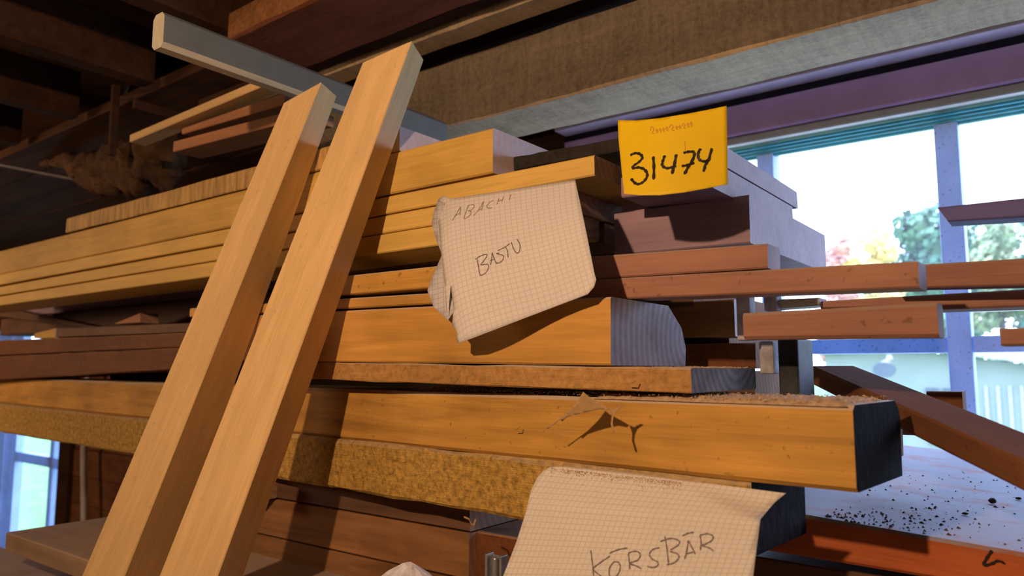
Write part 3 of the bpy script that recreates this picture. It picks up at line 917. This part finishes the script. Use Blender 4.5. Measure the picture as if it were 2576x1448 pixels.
# mark on the red slab face
Sm = Sheet([(2440, 1370, .7505), (2576, 1392, .7505), (2576, 1448, .7505), (2440, 1448, .7505)], lambda u, v: 0)
mk = strokes('scribbled_mark', Sm, [[(2495, 1383), (2482, 1402), (2474, 1420), (2495, 1416), (2510, 1409), (2528, 1416)]], .0018, M['ink'], None, e=.0004)
mk.parent = slab
mk.matrix_parent_inverse = slab.matrix_world.inverted()
mk.matrix_world = Matrix.Translation(Sm.o)

# cobwebby shaving on the orange beam
S4 = Sheet([(1370, 975, .592), (1570, 975, .585), (1570, 1095, .588), (1370, 1095, .595)], lambda u, v: .004 * sin(5 * u + 3 * v))
n4 = sheet_mesh('wood_shaving', S4, [(1467, 985), (1480, 996), (1515, 1016), (1533, 1026), (1529, 1032), (1508, 1029), (1470, 1037), (1428, 1048), (1414, 1060), (1410, 1055), (1392, 1068), (1379, 1078), (1375, 1076), (1400, 1058), (1424, 1040), (1450, 1012)], M['shaving'], None, grid=14)
tag(n4, 'tan triangular shaving stuck on the face of the longest orange beam', 'shaving')
n5 = sheet_mesh('wood_shaving', S4, [(1533, 1026), (1545, 1030), (1560, 1020), (1566, 1022), (1551, 1034), (1544, 1048), (1541, 1062), (1546, 1088), (1541, 1087), (1536, 1062), (1539, 1045), (1536, 1034)], M['shaving'], None, grid=8)
tag(n5, 'thin forked splinter of shaving right of the triangular shaving', 'shaving')
def splinter(label, pts, y, wd=.0012, mat='shaving'):
    Q = [P(a, b_, y - .004 * (i % 2)) for i, (a, b_) in enumerate(pts)]
    o0 = Q[0]
    vs, fs = [], []
    for q in Q:
        for k in range(4):
            an = k * pi / 2
            vs.append(q - o0 + Vector((cos(an) * wd / 2, 0, sin(an) * wd / 2)))
    for i in range(len(Q) - 1):
        for k in range(4):
            a_, c_ = i * 4 + k, i * 4 + (k + 1) % 4
            fs.append((a_, c_, c_ + 4, a_ + 4))
    fs += [(3, 2, 1, 0), tuple(len(vs) - 4 + k for k in range(4))]
    o = link('wood_splinter', mesh('wood_splinter', vs, fs), M[mat])
    o.location = o0
    return tag(o, label, 'splinter')
splinter('curled splinter hanging under the mossy beam left of the KÖRSBÄR note', [(1168, 1300), (1180, 1305), (1186, 1318), (1192, 1320), (1196, 1306)], .625, .0022)
splinter('tiny pale splinter on the rough brown board', [(1580, 966), (1590, 962), (1600, 956)], .612, .0015)
splinter('tiny curl of shaving low on the longest orange beam', [(1295, 1082), (1302, 1078), (1308, 1073)], .632, .0010)

# ------------------------------------------------------------------ loose dust and crumbs (stuff)
def grains(name, label, gen, n, mat, smin, smax):
    vs, fs = [], []
    pts = []
    for _ in range(n):
        p = gen()
        if p is None: continue
        s = random.uniform(smin, smax)
        b0 = len(vs)
        for q in ((1, 0, 0), (-.5, .8, 0), (-.5, -.8, 0), (0, 0, .8)):
            r = Vector((q[0] * random.uniform(.6, 1.4), q[1] * random.uniform(.6, 1.4), q[2]))
            r.rotate(Matrix.Rotation(random.uniform(0, 6.28), 3, 'Z'))
            vs.append(p + r * s)
        fs += [(b0, b0 + 1, b0 + 3), (b0 + 1, b0 + 2, b0 + 3), (b0 + 2, b0, b0 + 3), (b0 + 2, b0 + 1, b0)]
    o0 = sum(vs, Vector()) / len(vs)
    o0.z = min(v.z for v in vs)
    o = link(name, mesh(name, [v - o0 for v in vs], fs), M[mat])
    o.location = o0
    return tag(o, label, name.replace('_', ' ') if label else None, None, 'stuff')
slab_z = P(1850, 1264, .752).z
sl_ex = (P(2576, 1391, .752) - P(1850, 1264, .752))
def slab_pt():
    if random.random() < .6:
        k = random.choice([(2080, 1288, 40, 8), (2200, 1300, 55, 9), (2150, 1278, 60, 7), (2330, 1282, 40, 14), (2140, 1203, 30, 8)])
        px, py = random.gauss(k[0], k[2]), random.gauss(k[1], k[3])
    else:
        px, py = random.uniform(2040, 2570), random.uniform(1165, 1345)
    if not 1150 < py < 1372: return None
    p = PZ(px, py, slab_z - CZ)
    if p.y < .756 or p.y > 1.5 or p.x < -.20: return None
    s = (p.x - P(1850, 1264, .752).x) / sl_ex.x
    p.z = slab_z + s * sl_ex.z
    return p
grains('wood_crumbs', 'dark crumbs scattered over the dusty red-edged slab', slab_pt, 520, 'chips', .0006, .0026)
bt = P(2145, 1019, .612); bl_ = P(0, 950, .80)
def beam_top():
    s = random.uniform(0, .23) ** 1.0
    p = bt.lerp(bl_, s)
    d = (bt - bl_).normalized()
    nrm = Vector((-d.y, d.x, 0))
    q = p + nrm * (random.uniform(.0, .105))
    q.z += .0002 + random.uniform(0, .004)
    return q
def dust_bed():
    d = (bt - bl_).normalized()
    nrm = Vector((-d.y, d.x, 0))
    n, m = 70, 14
    vs, fs = [], []
    for i in range(n + 1):
        for j in range(m + 1):
            s_ = .004 + .238 * i / n
            w_ = -.0005 + .108 * j / m
            ed = min(1, (n - i) / 3, i / 4)
            h_ = .0012 + .0030 * max(0, .45 + mn.fractal(Vector((s_ * 90, w_ * 90, 3)), .8, 2, 4)) * ed
            q = bt - d * s_ + nrm * w_
            vs.append(q + Vector((0, 0, h_ if 0 < j < m and 0 < i < n else -.0015)))
    o0 = vs[0].copy()
    for i in range(n):
        for j in range(m):
            a_ = i * (m + 1) + j
            fs.append((a_, a_ + 1, a_ + m + 2, a_ + m + 1))
    o = link('sawdust', mesh('sawdust', [v - o0 for v in vs], fs, smooth=True), M['saw'])
    o.location = o0
    tag(o, 'thin lumpy layer of sawdust on the longest orange beam near its end', 'sawdust', None, 'stuff')
    return o
DB = dust_bed()
lg = grains('loose_grains', None, beam_top, 5000, 'saw', .0005, .0016)
lg.location = lg.location - DB.location
lg.parent = DB
if 'category' in lg: del lg['category']
def m4_top():
    return P(random.uniform(1545, 1737), 925, .62) + Vector((0, random.uniform(.0, .15), random.uniform(0, .001)))
grains('sawdust', 'sawdust on the rough brown board beside the block end', m4_top, 1500, 'saw', .0004, .0013)
def k_top():
    q = random.random()
    px = 1385 + q * 330
    return S3.at(*S3.inv(px, 1176 + (px - 1385) * .112 + random.expovariate(1 / 6.0)), .0004)
grains('sawdust', 'line of sawdust along the top of the KÖRSBÄR note', k_top, 900, 'saw', .0003, .0010)
# a larger knot of bark on the slab
def pebble(name, label, p, r, mat, sq=.7):
    vs, fs = [], []
    n, m = 8, 6
    for i in range(m + 1):
        for j in range(n):
            th, ph = pi * i / m, 2 * pi * j / n
            k = 1 + .35 * mn.noise(Vector((i, j, r * 900)))
            vs.append(Vector((sin(th) * cos(ph), sin(th) * sin(ph), cos(th) * sq + sq)) * r * k)
    for i in range(m):
        for j in range(n):
            a_, c_ = i * n + j, i * n + (j + 1) % n
            fs.append((a_, c_, c_ + n, a_ + n))
    o = link(name, mesh(name, vs, fs, smooth=True), M[mat])
    o.location = p
    return tag(o, label, 'crumb')
def on_slab(px, py):
    p = PZ(px, py, slab_z - CZ)
    p.z = slab_z + (p.x - P(1850, 1264, .752).x) / sl_ex.x * sl_ex.z + .0005
    return p
pebble('bark_crumb', 'largest dark bark crumb on the dusty slab', on_slab(2495, 1238), .0042, 'chips')
pebble('bark_crumb', 'small flat bark crumb near the front of the dusty slab', on_slab(2426, 1266), .003, 'chips', .4)
pebble('bark_crumb', 'dark crumb at the right edge of the dusty slab', on_slab(2560, 1226), .0035, 'chips', .4)

# ------------------------------------------------------------------ upper left things
def tube(name, pts, r, mat, n=10, parent=None):
    Q = []
    P_ = [Vector(p) for p in pts]
    for i in range(len(P_) - 1):
        p0 = P_[max(i - 1, 0)]; p1 = P_[i]; p2 = P_[i + 1]; p3 = P_[min(i + 2, len(P_) - 1)]
        for k in range(6):
            q = k / 6
            Q.append(.5 * ((2 * p1) + (p2 - p0) * q + (2 * p0 - 5 * p1 + 4 * p2 - p3) * q * q + (3 * p1 - p0 - 3 * p2 + p3) * q ** 3))
    Q.append(P_[-1])
    o0 = Q[0].copy()
    vs, fs = [], []
    for i, q in enumerate(Q):
        t = (Q[min(i + 1, len(Q) - 1)] - Q[max(i - 1, 0)]).normalized()
        a_ = t.cross(Vector((.3, .5, .81))).normalized()
        b0 = t.cross(a_)
        for k in range(n):
            an = 2 * pi * k / n
            vs.append(q + (a_ * cos(an) + b0 * sin(an)) * r - o0)
    for i in range(len(Q) - 1):
        for k in range(n):
            a_, c_ = i * n + k, i * n + (k + 1) % n
            fs.append((a_, c_, c_ + n, a_ + n))
    fs += [tuple(range(n))[::-1], tuple(len(vs) - n + k for k in range(n))]
    o = link(name, mesh(name, vs, fs, smooth=True), M[mat], parent)
    if parent: o.location = o0 - parent.location
    else: o.location = o0
    return o
h = tube('hanging_hose', [P(322, 150, 1.04), P(333, 190, 1.04), P(325, 225, 1.04), P(306, 262, 1.04), P(298, 300, 1.03), P(293, 345, 1.03), P(286, 400, 1.03)], .0085, 'hose')
tag(h, 'black hose curving down behind the brown sacking', 'hose')
u0 = P(283, 212, .72); u1 = P(276, 385, .72)
tag(box('thin_upright', u0.x - .006, u0.x + .006, .72, .735, P(283, 385, .72).z, u0.z, M['rafter'], None, .001), 'thin wooden upright beside the black hose', 'upright')
r0 = P(283, 250, .70); 
stick_y('cross_rail', 'thin brown rail behind the pale yellow batten', r0.x + .01, r0.z, .74, 1.05, .012, .022, .002, 'rafter')
q0 = P(0, 413, .70)
tag(tube('pale_rod', [Vector((q0.x, .35, q0.z)), Vector((q0.x, .9, q0.z - .003)), Vector((q0.x, 1.59, q0.z - .005))], .0035, 'rod'), 'thin pale rod running back at the far left', 'rod')

m0_, m1_ = P(211, 1115, 1.52), P(211, 1420, 1.52)
tag(tube('wall_pipe', [m1_, (m0_ + m1_) / 2, m0_, m0_ + Vector((0, 0, .35))], .013, 'rod'), 'thin upright pipe on the wall right of the far left window', 'pipe')
# brown sacking
def sacking():
    spine = [(103, 410, .90, .014), (160, 405, .90, .032), (215, 430, .89, .060), (270, 440, .875, .080), (335, 425, .87, .088), (400, 405, .87, .095), (432, 385, .87, .060)]
    C_ = [(P(a, b_, y), r) for a, b_, y, r in spine]
    o0 = C_[3][0].copy()
    vs, fs = [], []
    n = 28
    rings = []
    for i in range(len(C_) - 1):
        for k in range(7):
            q = k / 7
            rings.append((C_[i][0].lerp(C_[i + 1][0], q), C_[i][1] * (1 - q) + C_[i + 1][1] * q))
    rings.append(C_[-1])
    for i, (c, r) in enumerate(rings):
        for k in range(n):
            an = 2 * pi * k / n
            d = Vector((.45 * sin(i * .4), cos(an), sin(an)))
            q = c + d * r * .8
            nz = mn.fractal(q * 22, .9, 2.1, 5)
            vs.append(c + Vector((0, cos(an) * .8, sin(an))) * r * (.72 + .45 * nz) + Vector((.012 * nz, 0, 0)) - o0)
    for i in range(len(rings) - 1):
        for k in range(n):
            a_, c_ = i * n + k, i * n + (k + 1) % n
            fs.append((a_, c_, c_ + n, a_ + n))
    fs += [tuple(range(n))[::-1], tuple(len(vs) - n + k for k in range(n))]
    o = link('crumpled_sacking', mesh('crumpled_sacking', vs, fs, smooth=True), M['sack'])
    o.location = o0
    tag(o, 'crumpled brown sacking lying on the stack at upper left', 'sacking')
    # loose fibres
    fv, ff = [], []
    rr = random.Random(3)
    for _ in range(1400):
        v = vs[rr.randrange(len(vs))]
        d = Vector((rr.gauss(0, 1), rr.gauss(0, 1), rr.gauss(0, 1))).normalized()
        l = rr.uniform(.006, .022)
        s = d.orthogonal().normalized() * .0005
        b0 = len(fv)
        m_ = v + d * l * .5 + Vector((0, 0, rr.uniform(-.004, .004)))
        fv += [v + s, v - s, m_ + s, m_ - s, v + d * l]
        ff += [(b0, b0 + 1, b0 + 3, b0 + 2), (b0 + 2, b0 + 3, b0 + 4)]
    f = link('loose_fibres', mesh('loose_fibres', fv, ff), M['sack'], o)
    f['kind'] = 'stuff'
sacking()

# ------------------------------------------------------------------ bottom: metal bracket and foam
bx = P(1240, 1396, .63)
br = empty('metal_bracket', (bx.x, .63, bx.z - .05))
def bpart(name, dx0, dx1, dy0, dy1, z0, z1, mat):
    box(name, bx.x + dx0, bx.x + dx1, .63 + dy0, .63 + dy1, z0, z1, M[mat], br, .0005)
bpart('bracket_side', -.011, -.008, 0, .012, bx.z - .06, bx.z, 'metal')
bpart('bracket_side', .008, .011, 0, .012, bx.z - .06, bx.z, 'metal')
bpart('bracket_back', -.0078, .0078, .009, .012, bx.z - .06, bx.z - .002, 'metal')
o = tube('clamp_pin', [Vector((bx.x, .634, bx.z - .055)), Vector((bx.x, .634, bx.z - .02)), Vector((bx.x, .634, bx.z - .003))], .0035, 'metal', parent=br)
tag(br, 'grey metal bracket left of the KÖRSBÄR note at the bottom edge', 'bracket')
fo = P(1030, 1418, .60)
vs, fs = [], []
base = [(-.045, -.02), (.03, -.03), (.05, .02), (-.02, .035)]
for ring, (s, z) in enumerate(((1.0, -.05), (1.0, -.022), (.62, -.010), (.18, 0))):
    for j in range(20):
        an = j / 20 * 2 * pi
        rr_ = (.045 + .01 * mn.noise(Vector((j * .7, ring, 1)))) * s
        vs.append(Vector((cos(an) * rr_, sin(an) * rr_ * .6, z + .004 * mn.noise(Vector((j * .9, ring * 3, 5))))))
for i in range(3):
    for j in range(20):
        a_, c_ = i * 20 + j, i * 20 + (j + 1) % 20
        fs.append((a_, c_, c_ + 20, a_ + 20))
fs += [tuple(range(20))[::-1], tuple(60 + k for k in range(20))]
fo_o = link('foam_lump', mesh('foam_lump', vs, fs), M['foam'])
fo_o.location = fo
tag(fo_o, 'frayed white foam lump at the bottom edge below the mossy beam', 'foam')

# ------------------------------------------------------------------ outside
g = link('ground', mesh('ground', [(-60, 0, 0), (60, 0, 0), (60, 90, 0), (-60, 90, 0)], [(0, 1, 2, 3)]), M['grass'])
g.location = (0, 1.9, -.05)
st(g)
st(box('bounce_terrace', -2.6, 9, 1.95, 7.5, -.04, .03, M['bounce_terrace']))  # pale ground added outside to bounce daylight onto the beam undersides
# white house
def outp(px, py, y): return P(px, py, y)
hy = 13.0
hl = P(1950, 900, hy); hr = P(2900, 900, hy)
house = empty('white_house', (hl.x, hy, -.05))
tag(house, 'long white house with a pale shallow roof beyond the window', 'house')
peak = P(2230, 868, hy); eave = P(2900, 952, hy)
x0, x1 = P(2075, 900, hy).x, hr.x
vs = [(x0 - house.location.x, 0, 0), (x1 - house.location.x, 0, 0), (x1 - house.location.x, 0, eave.z + .02), (peak.x - house.location.x, 0, peak.z + .02), (x0 - house.location.x, 0, peak.z - .1)]
nv = len(vs)
vs2 = vs + [(a_, 5.0, c_) for a_, b0, c_ in vs]
fs = [tuple(range(nv)), tuple(range(nv, 2 * nv))[::-1]] + [((i + 1) % nv, i, i + nv, (i + 1) % nv + nv) for i in range(nv)]
link('house_wall', mesh('house_wall', vs2, fs), M['house'], house)
def bar(name, A, B, t, dep, mat, parent):
    d = (B - A).normalized()
    up = Vector((0, 0, 1))
    vs = []
    for q in (A, B):
        for dz in (0, t):
            for dy in (-.35, dep):
                vs.append(q + Vector((0, dy, dz)) - parent.location)
    fs = [(0, 1, 3, 2), (4, 6, 7, 5), (0, 4, 5, 1), (2, 3, 7, 6), (0, 2, 6, 4), (1, 5, 7, 3)]
    return link(name, mesh(name, vs, fs), M[mat], parent)
bar('house_roof', peak, eave, .22, 5.2, 'houseroof', house)
bar('house_roof', P(2040, 892, hy), peak, .18, 5.2, 'houseroof', house)
for a_, c_ in ((2328, 2362), (2372, 2425), (2700, 2760)):
    p0, p1 = P(a_, 975, hy - .05), P(c_, 1000, hy - .05)
    box('house_window', p0.x, p1.x, hy - .06, hy, p1.z - .7, p0.z, M['housedark'], house)
for i in range(14):
    p0 = P(2480 + i * 30, 970, hy)
    box('cladding_batten', p0.x - .02, p0.x + .02, hy - .03, hy, -.05, p0.z, M['houseroof'], house)
# lamp arm on the house
la = tube('outdoor_lamp', [P(2205, 928, hy - .4), P(2222, 915, hy - .4), P(2236, 908, hy - .4), P(2238, 896, hy - .35)], .045, 'houseroof')
pebble_o = None
tag(la, 'small white curved lamp arm on the white house', 'lamp')
dsh = link('lamp_head', mesh('lamp_head', [Vector((cos(k * pi / 6) * .16, -.1 * (1 if r else 0), sin(k * pi / 6) * .12)) for r in (0, 1) for k in range(12)],
    [tuple(range(12)), tuple(range(12, 24))[::-1]] + [((k + 1) % 12, k, k + 12, (k + 1) % 12 + 12) for k in range(12)]), M['housedark'], la)
dsh.location = P(2226, 930, hy - .45) - la.location

def tree(label, px, ptop, y, wpx, mat, seed, pbot=900):
    rr = random.Random(seed)
    c = P(px, ptop, y)
    topz = c.z
    d = y / ray(px, 900).y
    hw = wpx / FPX * d / 2
    t = empty('garden_tree', (c.x, y, -.05))
    tag(t, label, 'tree')
    tr = tube('trunk', [Vector((c.x, y, -.05)), Vector((c.x + .05, y, topz * .4)), Vector((c.x, y, topz * .75))], .12, 'bark', parent=t)
    vs, fs = [], []
    zc = topz * .52
    blobs = []
    for _ in range(26):
        an, ra = rr.uniform(0, 6.28), rr.uniform(0, .75)
        zq = rr.uniform(.12, .88)
        taper = math.sin(pi * (zq * .8 + .15)) ** .8
        blobs.append((Vector((cos(an) * ra * hw * taper, sin(an) * ra * hw * taper, topz * (.12 + .88 * zq) - hw * .15)), hw * rr.uniform(.22, .42)))
    for bc, brd in blobs:
        for _ in range(170):
            dd = Vector((rr.gauss(0, 1), rr.gauss(0, 1), rr.gauss(0, 1))).normalized()
            q = bc + dd * brd * rr.uniform(.75, 1.08)
            if q.z > topz: q.z = topz - rr.uniform(0, .3)
            s = rr.uniform(.10, .22) * (hw / 2.2) ** .5
            n_ = (dd + Vector((rr.gauss(0, .5), rr.gauss(0, .5), rr.gauss(0, .5)))).normalized()
            e1 = n_.orthogonal().normalized() * s
            e2 = n_.cross(e1).normalized() * s * .7
            b0 = len(vs)
            vs += [q + e1, q + e2, q - e1, q - e2]
            fs.append((b0, b0 + 1, b0 + 2, b0 + 3))
    f = link('foliage', mesh('foliage', vs, fs), M[mat], t)
    f['kind'] = 'stuff'
tree('rounded green tree seen through the window left of the wide mullion', 2305, 470, 30, 290, 'leaf_teal', 1)
tree('taller green tree behind the wide mullion, above the rounded one', 2400, 490, 46, 230, 'leaf_teal', 2)
tree('pale yellow-green tree right of the wide mullion', 2495, 490, 38, 230, 'leaf_pale', 3)
tree('dark green tree at the right edge of the window view', 2596, 470, 24, 140, 'leaf_blue', 4)
tree('golden autumn tree beside the wide pale beam end', 2195, 530, 22, 190, 'leaf_gold', 5)
tree('reddish autumn tree furthest left in the window view', 2105, 550, 26, 150, 'leaf_pink', 6)
tree('green tree furthest right, beyond the frame edge', 2780, 480, 33, 300, 'leaf_teal', 8)
